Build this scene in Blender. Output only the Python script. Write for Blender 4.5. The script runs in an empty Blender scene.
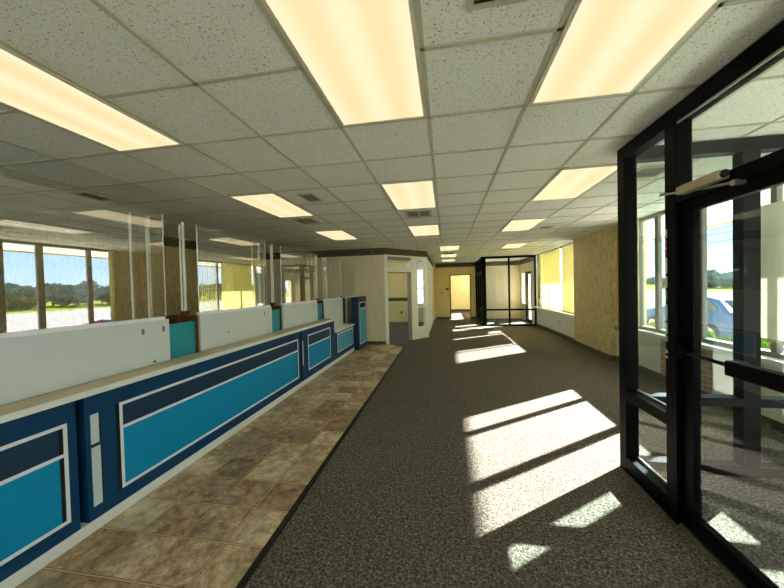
import bpy, bmesh, math, random
from mathutils import Vector, Matrix
random.seed(7)
S = bpy.context.scene
COL = S.collection
D = bpy.data
H = 2.74          # ceiling height
T = 0.6096        # ceiling grid pitch
GX, GY = -0.698, 2.142

# ------------------------------------------------------------------ helpers
def rgb(r, g, b):
    f = lambda c: (c/255/12.92) if c/255 <= .04045 else ((c/255+.055)/1.055)**2.4
    return (f(r), f(g), f(b), 1)

def mat(name, col=(.5,.5,.5,1), rough=.6, metal=0, spec=.5, emit=None, estr=1):
    m = D.materials.new(name); m.use_nodes = True
    b = m.node_tree.nodes['Principled BSDF']
    b.inputs['Base Color'].default_value = col
    b.inputs['Roughness'].default_value = rough
    b.inputs['Metallic'].default_value = metal
    b.inputs['Specular IOR Level'].default_value = spec
    if emit:
        b.inputs['Emission Color'].default_value = emit
        b.inputs['Emission Strength'].default_value = estr
    return m

class N:
    """small node builder on a principled material, object/world position coordinates"""
    def __init__(s, m):
        s.m = m; s.t = m.node_tree; s.b = s.t.nodes['Principled BSDF']
        g = s.n('ShaderNodeNewGeometry'); s.pos = g.outputs['Position']
    def n(s, kind, **kw):
        x = s.t.nodes.new(kind)
        for k, v in kw.items(): setattr(x, k, v)
        return x
    def L(s, a, b): s.t.links.new(a, b)
    def noise(s, scale, detail=4, rough=.6, dist=0, vec=None):
        x = s.n('ShaderNodeTexNoise'); x.inputs['Scale'].default_value = scale
        x.inputs['Detail'].default_value = detail; x.inputs['Roughness'].default_value = rough
        x.inputs['Distortion'].default_value = dist
        s.L(vec or s.pos, x.inputs['Vector']); return x.outputs['Fac']
    def ramp(s, fac, stops, interp='LINEAR'):
        x = s.n('ShaderNodeValToRGB'); r = x.color_ramp; r.interpolation = interp
        while len(r.elements) < len(stops): r.elements.new(.5)
        for e, (p, c) in zip(r.elements, stops): e.position = p; e.color = c
        s.L(fac, x.inputs['Fac']); return x.outputs['Color']
    def mix(s, fac, a, b, mode='MIX'):
        x = s.n('ShaderNodeMix', data_type='RGBA', blend_type=mode)
        for i, v in ((0, fac), (6, a), (7, b)):
            if hasattr(v, 'links'): s.L(v, x.inputs[i])
            else: x.inputs[i].default_value = v
        return x.outputs[2]
    def math(s, op, a, b=0):
        x = s.n('ShaderNodeMath', operation=op)
        for i, v in ((0, a), (1, b)):
            if hasattr(v, 'links'): s.L(v, x.inputs[i])
            else: x.inputs[i].default_value = v
        return x.outputs[0]
    def bump(s, h, strength=.3, dist=.005):
        x = s.n('ShaderNodeBump'); x.inputs['Strength'].default_value = strength
        x.inputs['Distance'].default_value = dist
        s.L(h, x.inputs['Height']); s.L(x.outputs['Normal'], s.b.inputs['Normal'])
    def scaled(s, sx, sy, sz):
        x = s.n('ShaderNodeVectorMath', operation='MULTIPLY'); s.L(s.pos, x.inputs[0])
        x.inputs[1].default_value = (sx, sy, sz); return x.outputs[0]
    def col(s, c): s.L(c, s.b.inputs['Base Color'])

class MB:
    """collects boxes, bars and lathes into one mesh"""
    def __init__(s): s.bm = bmesh.new()
    def box(s, x0, x1, y0, y1, z0, z1, mi=0):
        v = [s.bm.verts.new(p) for p in ((x0,y0,z0),(x1,y0,z0),(x1,y1,z0),(x0,y1,z0),(x0,y0,z1),(x1,y0,z1),(x1,y1,z1),(x0,y1,z1))]
        for f in ((0,3,2,1),(4,5,6,7),(0,1,5,4),(1,2,6,5),(2,3,7,6),(3,0,4,7)):
            q = s.bm.faces.new([v[i] for i in f]); q.material_index = mi
        return s
    def prism(s, pts, z0, z1):
        a = [s.bm.verts.new((x, y, z0)) for x, y in pts]; b = [s.bm.verts.new((x, y, z1)) for x, y in pts]
        n = len(pts)
        s.bm.faces.new(list(reversed(a))); s.bm.faces.new(b)
        for i in range(n): s.bm.faces.new([a[i], a[(i+1) % n], b[(i+1) % n], b[i]])
        return s
    def wallseg(s, p, q, th, z0, z1, a=0, b=1):
        """box along the segment p-q (fractions a..b of it), thickness th to its left"""
        p = Vector(p); q = Vector(q); d = q-p; n = Vector((-d.y, d.x)).normalized()*th
        P = p+d*a; Q = p+d*b
        return s.prism([P[:], Q[:], (Q+n)[:], (P+n)[:]], z0, z1)
    def tube(s, p, q, r, seg=10, r2=None):
        p = Vector(p); q = Vector(q); d = (q-p).normalized()
        u = d.orthogonal().normalized(); w = d.cross(u); r2 = r if r2 is None else r2
        A = [s.bm.verts.new(p+(u*math.cos(t)+w*math.sin(t))*r) for t in [2*math.pi*i/seg for i in range(seg)]]
        B = [s.bm.verts.new(q+(u*math.cos(t)+w*math.sin(t))*r2) for t in [2*math.pi*i/seg for i in range(seg)]]
        s.bm.faces.new(list(reversed(A))); s.bm.faces.new(B)
        for i in range(seg): s.bm.faces.new([A[i], A[(i+1) % seg], B[(i+1) % seg], B[i]])
        return s
    def build(s, name, m, parent=None, bevel=0, smooth=False):
        bmesh.ops.recalc_face_normals(s.bm, faces=s.bm.faces)
        me = D.meshes.new(name); s.bm.to_mesh(me); s.bm.free()
        me.materials.append(m)
        o = D.objects.new(name, me); COL.objects.link(o)
        if parent:
            o.parent = parent; o.matrix_parent_inverse = Matrix.Translation(-Vector(parent.location)) if not parent.rotation_euler.z else parent.matrix_world.inverted()
        if bevel:
            b = o.modifiers.new('bevel', 'BEVEL'); b.width = bevel; b.segments = 2; b.limit_method = 'ANGLE'
        if smooth:
            for p in me.polygons: p.use_smooth = True
        return o

def tag(o, label, cat, group=None):
    o['label'] = label; o['category'] = cat
    if group: o['group'] = group
    return o
def struct(o, label=None):
    o['kind'] = 'structure'
    if label: o['label'] = label
    return o
def empty(name, loc=(0,0,0)):
    o = D.objects.new(name, None); o.location = loc; o.empty_display_size = .1; COL.objects.link(o); return o
def thing(name, loc, label, cat, group=None): return tag(empty(name, loc), label, cat, group)
def box(name, m, x0, x1, y0, y1, z0, z1, parent=None, bevel=0):
    return MB().box(x0, x1, y0, y1, z0, z1).build(name, m, parent, bevel)

# ------------------------------------------------------------------ materials
M = {}
# carpet
m = M['carpet'] = mat('carpet', rough=.95, spec=.15); k = N(m)
v = k.n('ShaderNodeTexVoronoi'); v.inputs['Scale'].default_value = 95; k.L(k.pos, v.inputs['Vector'])
n2 = k.noise(58, 3, .75)
c = k.ramp(n2, [(.36, rgb(30,26,22)), (.46, rgb(76,70,60)), (.55, rgb(114,106,94)), (.66, rgb(182,174,160))])
c = k.mix(.45, c, k.ramp(v.outputs['Color'], [(.1, rgb(54,50,42)), (.6, rgb(100,93,81)), (.95, rgb(156,148,132))]))
k.col(c); k.bump(n2, .9, .012)
# floor tile: mottled slate look
m = M['slate'] = mat('slate_tile', rough=.38, spec=.4); k = N(m)
sep = k.n('ShaderNodeSeparateXYZ'); k.L(k.pos, sep.inputs[0])
P = .3177
fx = k.math('DIVIDE', k.math('SUBTRACT', sep.outputs['X'], -1.425), P); fy = k.math('DIVIDE', k.math('SUBTRACT', sep.outputs['Y'], 1.771), P)
cx = k.math('FLOOR', fx); cy = k.math('FLOOR', fy)
comb = k.n('ShaderNodeCombineXYZ'); k.L(cx, comb.inputs[0]); k.L(cy, comb.inputs[1])
wn = k.n('ShaderNodeTexWhiteNoise', noise_dimensions='2D'); k.L(comb.outputs[0], wn.inputs['Vector'])
off = k.n('ShaderNodeVectorMath', operation='MULTIPLY_ADD'); k.L(wn.outputs['Color'], off.inputs[0]); off.inputs[1].default_value = (9,9,9); k.L(k.pos, off.inputs[2])
na = k.noise(10, 9, .76, .25, off.outputs[0]); nb = k.noise(24, 6, .7, .6, off.outputs[0])
tone = k.math('ADD', k.math('MULTIPLY', na, .72), k.math('ADD', k.math('MULTIPLY', wn.outputs['Value'], .16), k.math('MULTIPLY', nb, .2)))
c = k.ramp(tone, [(.38, rgb(90,64,44)), (.47, rgb(148,118,84)), (.54, rgb(184,158,120)), (.61, rgb(214,196,160)), (.74, rgb(238,230,206))])
c = k.mix(k.ramp(k.noise(3.1, 3, .5, 0, off.outputs[0]), [(.45, (0,0,0,1)), (.7, (.55,.55,.55,1))]), c, rgb(138,136,112))
ax = k.math('ABSOLUTE', k.math('SUBTRACT', k.math('FRACT', fx), .5)); ay = k.math('ABSOLUTE', k.math('SUBTRACT', k.math('FRACT', fy), .5))
g = k.math('GREATER_THAN', k.math('MAXIMUM', ax, ay), .484)
g2 = k.math('GREATER_THAN', k.math('MAXIMUM', ax, ay), .470)
c = k.mix(k.math('MULTIPLY', g2, .75), c, rgb(72,52,34))
c = k.mix(g, c, rgb(206,178,128)); k.col(c)
k.bump(k.math('SUBTRACT', na, k.math('MULTIPLY', g, .5)), .35, .01)
# ceiling tile with fissures
m = M['ceiling'] = mat('ceiling_tile', rough=.95, spec=.1); k = N(m)
ns = k.noise(105, 3, .62, .4); nw = k.noise(2.5, 3)
sp = k.ramp(ns, [(.362, (1,1,1,1)), (.395, (0,0,0,1))])
c = k.mix(nw, rgb(224,225,208), rgb(232,232,216))
c = k.mix(k.math('MULTIPLY', sp, .8), c, rgb(92,86,62)); k.col(c); k.bump(ns, .35, .004)
M['tbar'] = mat('ceiling_grid_paint', rgb(186,181,150), .5)
M['frame_paint'] = mat('fixture_paint', rgb(205,200,172), .45)
M['diffuser'] = mat('light_diffuser', rgb(235,220,180), .4)
k = N(M['diffuser'])
tc = k.n('ShaderNodeTexCoord'); sx = k.n('ShaderNodeSeparateXYZ'); k.L(tc.outputs['Object'], sx.inputs[0])
w = k.math('COSINE', k.math('MULTIPLY', sx.outputs['X'], 2*math.pi/.27))
e = k.mix(k.math('MULTIPLY_ADD', w, .5), (.252,.206,.112,1), (.275,.238,.152,1))
k.t.nodes[e.node.name]
fac = k.math('ADD', k.math('MULTIPLY', w, .5), .5); k.L(fac, e.node.inputs[0])
k.L(e, k.b.inputs['Emission Color']); k.b.inputs['Emission Strength'].default_value = 1.0
k.b.inputs['Base Color'].default_value = (.05,.045,.035,1)
M['vent'] = mat('vent_metal', rgb(180,172,140), .5)
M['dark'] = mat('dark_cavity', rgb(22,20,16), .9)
m = M['concrete'] = mat('pale_concrete', rough=.9, spec=0); k = N(m); k.col(k.mix(k.noise(1.5, 6), rgb(222,219,210), rgb(232,229,220)))
# walls
def wallpaper(name, a, b, scale, streak=(1,1,.35)):
    m = mat(name, rough=.8, spec=.2); k = N(m)
    n1 = k.noise(scale, 5, .7, .8, k.scaled(*streak)); n2 = k.noise(scale*3.1, 3, .7)
    c = k.mix(k.ramp(n1, [(.35, (0,0,0,1)), (.65, (1,1,1,1))]), a, b)
    c = k.mix(k.math('MULTIPLY', n2, .25), c, rgb(250,240,200)); k.col(c); k.bump(n1, .15, .003); return m
M['gold_paper'] = wallpaper('gold_wallpaper', rgb(166,142,86), rgb(222,200,138), 22)
M['beige_wall'] = wallpaper('beige_wall_covering', rgb(218,206,168), rgb(232,220,184), 10)
M['corr_wall'] = wallpaper('pale_yellow_corridor_paint', rgb(240,228,170), rgb(244,234,180), 5, (1,1,1))
M['cream_wall'] = wallpaper('cream_wall_paint', rgb(222,216,196), rgb(228,222,202), 5, (1,1,1))
M['yellow_wall'] = wallpaper('yellow_wall_paint', rgb(236,206,126), rgb(242,216,140), 5, (1,1,1))
# wallpaper border: dark blocks with pale motif
m = M['border'] = mat('wallpaper_border', rough=.8); k = N(m)
vv = k.n('ShaderNodeTexBrick'); vv.inputs['Scale'].default_value = 1
q = k.n('ShaderNodeSeparateXYZ'); k.L(k.pos, q.inputs[0]); cb = k.n('ShaderNodeCombineXYZ')
k.L(k.math('ADD', q.outputs['X'], q.outputs['Y']), cb.inputs[0]); k.L(q.outputs['Z'], cb.inputs[1]); k.L(cb.outputs[0], vv.inputs['Vector'])
vv.inputs['Brick Width'].default_value = .16; vv.inputs['Row Height'].default_value = .06; vv.inputs['Mortar Size'].default_value = .012
vv.inputs['Color1'].default_value = rgb(20,17,14); vv.inputs['Color2'].default_value = rgb(16,15,13); vv.inputs['Mortar'].default_value = rgb(108,98,68)
vn = k.noise(30, 3); k.col(k.mix(k.ramp(vn, [(.5, (0,0,0,1)), (.62, (.8,.8,.8,1))]), vv.outputs['Color'], rgb(128,118,84)))
M['baseboard'] = mat('brown_vinyl_base', rgb(88,76,58), .5)
M['trim_white'] = mat('white_painted_trim', rgb(240,238,226), .45)
M['sill'] = mat('white_sill', rgb(232,230,218), .35)
M['stone_trim'] = mat('taupe_trim', rgb(150,138,112), .5)
M['black'] = mat('black_anodised_frame', rgb(5,5,5), .5, spec=.08)
M['greenblack'] = mat('bronze_dark_frame', rgb(14,20,20), .5, spec=.1)
M['mullion'] = mat('window_mullion', rgb(96,92,80), .45)
M['steel'] = mat('brushed_steel', rgb(190,188,178), .35, .9)
M['closer'] = mat('closer_body_paint', rgb(176,166,132), .4, .3)
M['navy'] = mat('navy_laminate', rgb(12,62,98), .42, spec=.15)
M['navy_dark'] = mat('dark_navy_laminate', rgb(16,54,80), .45, spec=.3)
M['teal'] = mat('teal_laminate', rgb(8,142,186), .45, spec=.15)
M['teal_light'] = mat('pale_blue_laminate', rgb(70,160,190), .45, spec=.3)
M['turq'] = mat('turquoise_laminate', rgb(20,150,160), .45, spec=.3)
M['white_lam'] = mat('white_laminate', rgb(206,216,214), .4)
M['white_strip'] = mat('white_edge_strip', rgb(236,238,240), .35)
M['cap'] = mat('white_cap_rail', rgb(240,244,248), .3)
M['counter_edge'] = mat('ivory_counter_edge', rgb(228,230,222), .35)
M['counter_top'] = mat('tan_counter_top', rgb(196,184,150), .4)
M['wood'] = mat('brown_particle_board', rgb(100,70,30), .8, spec=.1)
M['black_plastic'] = mat('black_rubber_trim', rgb(18,16,15), .7)
M['outlet'] = mat('ivory_plastic', rgb(214,200,160), .4)
M['brown_plate'] = mat('brown_plate', rgb(110,84,44), .4)
M['brown_frame'] = mat('brown_door_frame', rgb(104,84,50), .5)
M['grey_clip'] = mat('grey_metal_clip', rgb(130,130,128), .4, .5)

def glass(name, tint, r0, rough=0.0, add=1.0):
    m = D.materials.new(name); m.use_nodes = True; t = m.node_tree; t.nodes.clear()
    o = t.nodes.new('ShaderNodeOutputMaterial'); mx = t.nodes.new('ShaderNodeMixShader')
    tr = t.nodes.new('ShaderNodeBsdfTransparent'); gl = t.nodes.new('ShaderNodeBsdfGlossy')
    lw = t.nodes.new('ShaderNodeFresnel'); lw.inputs['IOR'].default_value = (1+math.sqrt(r0))/(1-math.sqrt(r0))
    # same reflectance seen from either face of the sheet
    tr.inputs['Color'].default_value = tint; gl.inputs['Roughness'].default_value = rough; gl.inputs['Color'].default_value = (1,1,1,1)
    g = t.nodes.new('ShaderNodeNewGeometry'); sw = t.nodes.new('ShaderNodeMath'); sw.operation = 'MULTIPLY'
    inv = t.nodes.new('ShaderNodeMath'); inv.operation = 'SUBTRACT'; inv.inputs[0].default_value = 1; t.links.new(g.outputs['Backfacing'], inv.inputs[1])
    t.links.new(lw.outputs[0], sw.inputs[0]); t.links.new(inv.outputs[0], sw.inputs[1])
    t.links.new(sw.outputs[0], mx.inputs[0]); t.links.new(tr.outputs[0], mx.inputs[1]); t.links.new(gl.outputs[0], mx.inputs[2]); t.links.new(mx.outputs[0], o.inputs[0])
    return m
M['window_glass'] = glass('window_glass', (.97,.99,.99,1), .05)
M['door_glass'] = glass('tinted_door_glass', (.93,.98,.97,1), .05)
M['plexi'] = glass('clear_acrylic', (.97,.975,.96,1), .35)
m = M['plexi_edge'] = mat('acrylic_edge', rgb(244,244,228), .15); m.node_tree.nodes['Principled BSDF'].inputs['Alpha'].default_value = .6

# ------------------------------------------------------------------ floor, ceiling
XR, XL, YF, YB = 3.42, -5.4, 15.75, -4.0
def plate(name, m, pts, z0, z1): return MB().prism(pts, z0, z1).build(name, m)
struct(plate('floor', M['carpet'], [(XL-.1, YB-.1), (3.62, YB-.1), (3.62, 20.6), (XL-.1, 20.6)], -.1, 0), 'dark speckled carpet floor of the lobby')
tilepts = [(-2.4,-2.4),(-1.155,-2.4),(-1.155,8.42),(-1.6,8.74),(-2.4,8.74)]
struct(MB().prism(tilepts, .0, .008).build('floor', M['slate']), 'strip of mottled brown slate tiles before the counters')
b = MB(); b.box(-1.155,-1.115,-2.4,8.42,0,.011); b.wallseg((-1.155,8.42),(-1.6,8.74),-.035,0,.011)
struct(b.build('trim_1', M['black_plastic']), 'black rubber edge between tile and carpet')
struct(box('ceiling', M['ceiling'], XL-.1, 3.62, YB-.1, 20.6, H, H+.1), 'suspended ceiling of fissured acoustic tiles')
b = MB(); y_break = GY+10*T
def tb(x0,x1,y0,y1): b.box(x0,x1,y0,y1,H-.006,H+.001)
for i in range(-8, 8):
    x = GX+i*T
    if XL < x < 3.45: tb(x-.012, x+.012, YB, y_break)
    x += .85*T
    if XL < x < 3.45: tb(x-.012, x+.012, y_break, YF)
for j in range(-10, 23):
    y = GY+j*T
    if YB < y < YF: tb(XL, 3.42, y-.012, y+.012)
struct(b.build('trim_2', M['tbar']), 'cream painted ceiling grid')

# ------------------------------------------------------------------ walls
def W(name, m, x0, x1, y0, y1, z0=0, z1=H, label=None): return struct(box(name, m, x0, x1, y0, y1, z0, z1), label)
w = struct(empty('window_15', (XL-.05, -1.8, .8)), 'added unseen window band lighting the teller side, left of the camera')  # added out of frame to let daylight in on the teller side
b = MB(); [b.box(XL-.1,XL,y,y+.08,.8,H) for y in (-4.0,-2.9,-1.8,-.7,.32)]; b.box(XL-.1,XL,YB,.4,2.66,H); b.build('window_frame', M['mullion'], w); box('pane', M['window_glass'], XL-.053, XL-.047, -3.95, .35, .79, 2.68, w)
W('wall_left', M['gold_paper'], XL-.1, XL, YB, .4, 0, .8, label='low wall below the added windows behind the tellers')
struct(box('ground', M['concrete'], -40, XL-.1, -30, 30, -.5, -.02), 'pale paving along the left side of the building')
W('wall_left', M['gold_paper'], XL-.1, XL, .4, 7.35, label='gold wallpapered wall behind the teller counters')
W('wall_left', M['gold_paper'], XL-.1, XL, 7.35, 8.35, 2.1, H, label='wall above the dark doorway behind the tellers')
W('wall_left', M['gold_paper'], XL-.1, XL, 8.35, 9.2, label='short gold wall beside the dark doorway')
W('wall_left', M['gold_paper'], XL-.1, XL, 9.2, 14.6, 0, .8, label='low wall below the added office windows')
w = struct(empty('window_16', (XL-.05, 12, .8)), 'added unseen outer window band lighting the corner office')  # unseen windows added to bring daylight through the office to the far lobby
b = MB(); [b.box(XL-.1,XL,y,y+.08,.8,H) for y in (9.2,10.5,11.8,13.1,14.5)]; b.box(XL-.1,XL,9.2,14.6,2.66,H); b.build('window_frame', M['mullion'], w); box('pane', M['window_glass'], XL-.053, XL-.047, 9.25, 14.55, .79, 2.68, w)
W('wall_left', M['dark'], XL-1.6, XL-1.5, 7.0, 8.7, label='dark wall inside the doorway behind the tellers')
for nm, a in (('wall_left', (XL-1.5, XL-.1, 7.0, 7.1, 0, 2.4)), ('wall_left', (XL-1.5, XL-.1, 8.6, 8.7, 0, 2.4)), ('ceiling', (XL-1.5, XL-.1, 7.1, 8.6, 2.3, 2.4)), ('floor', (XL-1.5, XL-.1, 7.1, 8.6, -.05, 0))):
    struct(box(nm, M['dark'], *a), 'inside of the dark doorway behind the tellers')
W('trim_3', M['border'], XL, XL+.006, .4, 8.7, 2.54, H-.007, label='dark patterned wallpaper border behind the tellers')
w = struct(empty('window_12', (0, YB, 0)), 'added unseen glazed wall letting daylight in behind the camera')  # added out of view to bring bounced daylight into the lobby
b = MB()
for i in range(8): x = XL+i*(8.9/7); b.box(x-.04,x+.04,YB-.1,YB,0,H)
b.box(XL-.1,3.62,YB-.1,YB,0,.1); b.box(XL-.1,3.62,YB-.1,YB,2.66,H); b.build('window_frame', M['black'], w)
box('pane', M['window_glass'], XL, 3.55, YB-.052, YB-.048, .1, 2.66, w)

# right wall: knee wall, sill, pillar, windows
def right_bay(y0, y1, mull, n, blabel, board=None):
    W('wall_right', M['cream_wall'], XR, 3.6, y0, y1, 0, .70, label='low cream wall below '+blabel)
    s = box('window_sill', M['sill'], 3.34, 3.62, y0, y1, .70, .755); struct(s, 'white window sill below '+blabel)
    w = struct(empty('window_%d' % n, (3.5, (y0+y1)/2, .755)), blabel)
    f = MB(); f.box(3.46,3.56,y0,y1,.755,.81); f.box(3.46,3.56,y0,y1,2.68,H-.002)
    for y, wd in mull: f.box(3.475,3.535,y-wd/2,y+wd/2,.81,2.68)
    f.build('window_frame', M['mullion'], w, .004)
    ys = sorted([y0]+[y for y,_ in mull]+[y1])
    for a, c in zip(ys, ys[1:]):
        if c-a > .1: box('pane', M['window_glass'], 3.505, 3.512, a+.02, c-.02, .80, 2.69, w)
    return w
W('wall_right', M['cream_wall'], XR, 3.6, 1.9, 3.02, label='cream wall by the near vestibule') if False else None
right_bay(3.09, 6.47, [(3.11,.05),(4.05,.07),(4.45,.12),(5.06,.11),(5.97,.09),(6.45,.05)], 1, 'near window bay looking on the parking lot')
W('wall_right', M['gold_paper'], 3.45, 3.6, 6.47, 7.15, .70, label='pale wallpapered strip between window and pillar')
W('wall_right', M['cream_wall'], XR, 3.6, 6.47, 7.15, 0, .64, label='low cream wall beside the pillar')
W('trim_4', M['stone_trim'], 3.38, 3.6, 6.47, 7.15, .64, .70, label='taupe ledge beside the pillar')
W('wall_right', M['gold_paper'], 3.33, 3.6, 7.15, 9.05, label='gold wallpapered pillar between the window bays')
right_bay(9.05, 12.92, [(9.07,.05),(10.18,.07),(11.4,.06),(12.35,.08),(12.9,.05)], 2, 'far window bay with yellow vertical blinds')
def base(n, *a, label=None): W('baseboard_'+n, M['baseboard'], *a, label=label)
base('right', 3.405, XR, 3.1, 7.15, 0, .1, label='brown baseboard under near windows')
base('right', 3.31, 3.33, 7.13, 9.07, 0, .1, label='brown baseboard on the pillar')
base('right', 3.33, XR, 7.13, 7.15, 0, .1, label='brown baseboard on the pillar side')
base('right', 3.405, XR, 9.07, 12.9, 0, .1, label='brown baseboard under far windows')
# right wall behind camera and in the near vestibule
W('wall_right', M['cream_wall'], XR, 3.6, YB, -1.0, label='right wall behind the camera')
W('wall_right', M['cream_wall'], XR, 3.6, -1.0, 1.0, 0, .7, label='low right wall beside the camera')
w = struct(empty('window_3', (3.5, 0, .7)), 'window bay beside the camera')
f = MB(); [f.box(3.46,3.56,-1+.98*i,-1+.98*i+.06,.7,H-.002) for i in range(3)]; f.box(3.46,3.56,-1,1,.7,.76); f.box(3.46,3.56,-1,1,2.68,H-.002); f.build('window_frame', M['mullion'], w)
box('pane', M['window_glass'], 3.505, 3.512, -.97, .97, .75, 2.69, w)

# back wall with opening
OX0, OX1, OZ = .23, 1.14, 2.12
W('wall_far', M['yellow_wall'], -.6, OX0, YF, YF+.12, label='far yellow wall left of the doorway')
W('wall_far', M['beige_wall'], 1.45, 3.62, YF, YF+.12, label='far beige wall inside the vestibule')
W('wall_far', M['yellow_wall'], OX1, 1.45, YF, YF+.12, label='far wall right of the doorway')
W('wall_far', M['yellow_wall'], OX0, OX1, YF, YF+.12, OZ, H, label='far wall above the doorway')
W('trim_5', M['border'], -.5, 3.42, YF-.006, YF, 2.53, H-.007, label='dark patterned border on the far wall')
f = MB(); f.box(OX0-.05,OX0,YF-.02,YF+.14,0,OZ+.05); f.box(OX1,OX1+.05,YF-.02,YF+.14,0,OZ+.05); f.box(OX0,OX1,YF-.02,YF+.14,OZ,OZ+.05)
dd = struct(empty('door_1', (.7, YF, 0)), 'brown framed doorway in the far wall'); f.build('door_frame', M['brown_frame'], dd)
W('wall_far', M['corr_wall'], -.45, 2.4, 20.4, 20.5, label='yellow corridor wall beyond the doorway')
W('baseboard_far', M['baseboard'], -.45, 2.4, 20.37, 20.4, 0, .14, label='baseboard in the corridor')
W('wall_far', M['yellow_wall'], -.55, -.45, YF+.12, 20.5, label='left corridor wall beyond the doorway')
W('wall_far', M['yellow_wall'], 2.4, 2.5, YF+.12, 20.5, 0, .8, label='low right corridor wall beyond the doorway')
w = struct(empty('window_14', (2.45, 18, .8)), 'added window lighting the corridor beyond the far doorway')  # added so that sun brightens the corridor
b = MB(); [b.box(2.4,2.5,y,y+.08,.8,H) for y in (YF+.12, 17.4, 19.0, 20.4)]; b.box(2.4,2.5,YF+.2,20.4,2.66,H); b.build('window_frame', M['trim_white'], w); box('pane', M['window_glass'], 2.447, 2.453, YF+.15, 20.45, .79, 2.68, w)
for a, c in ((-.5, OX0-.05), (OX1+.05, 1.45)): W('baseboard_far', M['baseboard'], a, c, YF-.015, YF, 0, .1, label='brown baseboard on far wall')

# ------------------------------------------------------------------ corner office (left, far)
A = (-1.70, 8.75); B = (-.57, 10.13); C_ = (-.57, 13.6)
W('wall_office', M['beige_wall'], XL, A[0], 8.75, 8.87, label='beige office wall beside the end cabinet')
W('trim_6', M['border'], XL, A[0], 8.744, 8.75, 2.54, H-.007, label='dark patterned border on the office wall')
base('office', -2.25, A[0], 8.735, 8.75, 0, .1, label='brown baseboard under the office wall')
W('wall_office', M['yellow_wall'], XL, -1.75, 14.5, 14.6, label='yellow wall inside the corner office')
W('wall_office', M['yellow_wall'], -1.75, -.7, 14.5, 14.6, 0, .8, label='yellow wall below the added office window')
w = struct(empty('window_13', (-1.2, 14.55, .8)), 'added window giving daylight inside the corner office')  # added for daylight and a bright look in the office panes
b = MB(); b.box(-1.75,-1.70,14.5,14.6,.8,H); b.box(-.76,-.70,14.5,14.6,.8,H); b.box(-1.70,-.76,14.5,14.6,2.45,H); b.box(-1.70,-.76,14.5,14.6,.8,.86); b.box(-1.70,-.76,14.52,14.58,1.95,1.99); b.build('window_frame', M['trim_white'], w); box('pane', M['window_glass'], -1.72, -.74, 14.553, 14.559, .84, 2.47, w)
W('trim_7', M['border'], XL, -1.76, 14.492, 14.5, .98, 1.13, label='dark border strip at chair rail height inside the office')
W('wall_office', M['beige_wall'], -.70, -.60, 13.6, YF, label='office side wall near the far wall')
# diagonal front: header wall + border, framed opening and glazed sidelight
b = MB(); b.wallseg(A, B, .10, 2.50, H)
struct(b.build('wall_office', M['trim_white']), 'white header above the diagonal office front')
b = MB(); b.wallseg(A, B, -.006, 2.55, H-.007); struct(b.build('trim_8', M['border']), 'patterned border above the diagonal office front')
# fractions along A-B
def fr(px): return px
f0, f1, f2, f3, f4, f5 = .0, .07, .59, .72, .93, 1.0
d = struct(empty('door_2', (A[0], A[1], 0)), 'open office doorway with transom in the white diagonal front')
b = MB(); b.wallseg(A,B,.10,0,2.5,f0,f1); b.wallseg(A,B,.10,0,2.5,f2,f3); b.wallseg(A,B,.10,2.06,2.18,f1,f2); b.build('door_frame', M['trim_white'], d)
b = MB(); b.wallseg(A,B,.12,2.41,2.5,f1,f2); b.wallseg(A,B,.12,0,2.06,f2-.03,f2); b.wallseg(A,B,.12,2.03,2.06,f1,f2); b.build('door_stop', M['stone_trim'], d)
b = MB(); b.wallseg(A,B,.006,2.18,2.42,f1,f2)
for v_ in b.bm.verts: v_.co += Vector((-.03,.03,0))
b.build('pane', M['window_glass'], d)
w = struct(empty('window_4', (B[0], B[1], 0)), 'white sidelight with four panes in the diagonal office front')
b = MB(); b.wallseg(A,B,.10,0,2.5,f4,f5); b.wallseg(A,B,.10,0,.34,f3,f4)
for z0, z1 in ((.33,.37),(.96,1.0),(1.53,1.57),(2.14,2.18),(2.43,2.5)): b.wallseg(A,B,.09,z0,z1,f3,f4)
b.wallseg(A,B,.09,.35,2.5,f3,f3+.02); b.build('window_frame', M['trim_white'], w)
b = MB(); b.wallseg(A,B,.006,.35,2.46,f3,f4)
for v_ in b.bm.verts: v_.co += Vector((-.035,.035,0))
b.build('pane', M['window_glass'], w)
# office side wall with five glazed bays
w = struct(empty('window_5', (-.54, 11.8, 0)), 'white glazed side wall of the corner office')
b = MB(); b.box(-.70,-.60,B[1],C_[1],0,.42); b.box(-.70,-.60,B[1],C_[1],2.44,H)
n = 5
for i in range(n+1):
    y = B[1]+(C_[1]-B[1]-.08)*i/n; b.box(-.70,-.60,y,y+.08,.42,2.44)
for z in (.98,1.57,2.14): b.box(-.69,-.61,B[1],C_[1],z,z+.04)
b.build('window_frame', M['trim_white'], w)
box('pane', M['window_glass'], -.652, -.646, B[1]+.05, C_[1]-.05, .4, 2.46, w)
W('trim_9', M['border'], -.60, -.594, B[1], YF, 2.55, H-.007, label='patterned border on the office side wall')

# ------------------------------------------------------------------ near vestibule (right)
V0, V1, VY = 1.47, 1.57, 3.03
w = struct(empty('window_6', (V0, VY, 0)), 'black framed glass wall of the near vestibule')
b = MB()
b.box(V0,V1,VY-.10,VY,0,H-.007)                 # corner post
b.box(V0,V1,2.335,2.435,0,H-.007)               # post beside the door
b.box(V0,V1,.95,1.05,0,H-.007)
b.box(V0,V1,2.435,VY-.1,2.63,H-.007); b.box(V0,V1,1.05,2.335,2.63,H-.007)
b.box(V0,V1,2.435,VY-.1,.62,.70); b.box(V0,V1,2.435,VY-.1,0,.13)
b.box(V0,V1,1.05,2.335,2.11,2.18)               # door head
b.build('window_frame', M['black'], w, .003)
b = MB(); b.box(V0+.012,V0+.02,1.05,2.335,2.615,2.632); b.box(V1-.02,V1-.006,2.44,VY-.105,.13,.145); b.box(V1-.02,V1-.006,2.44,VY-.105,.70,.712)
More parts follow.
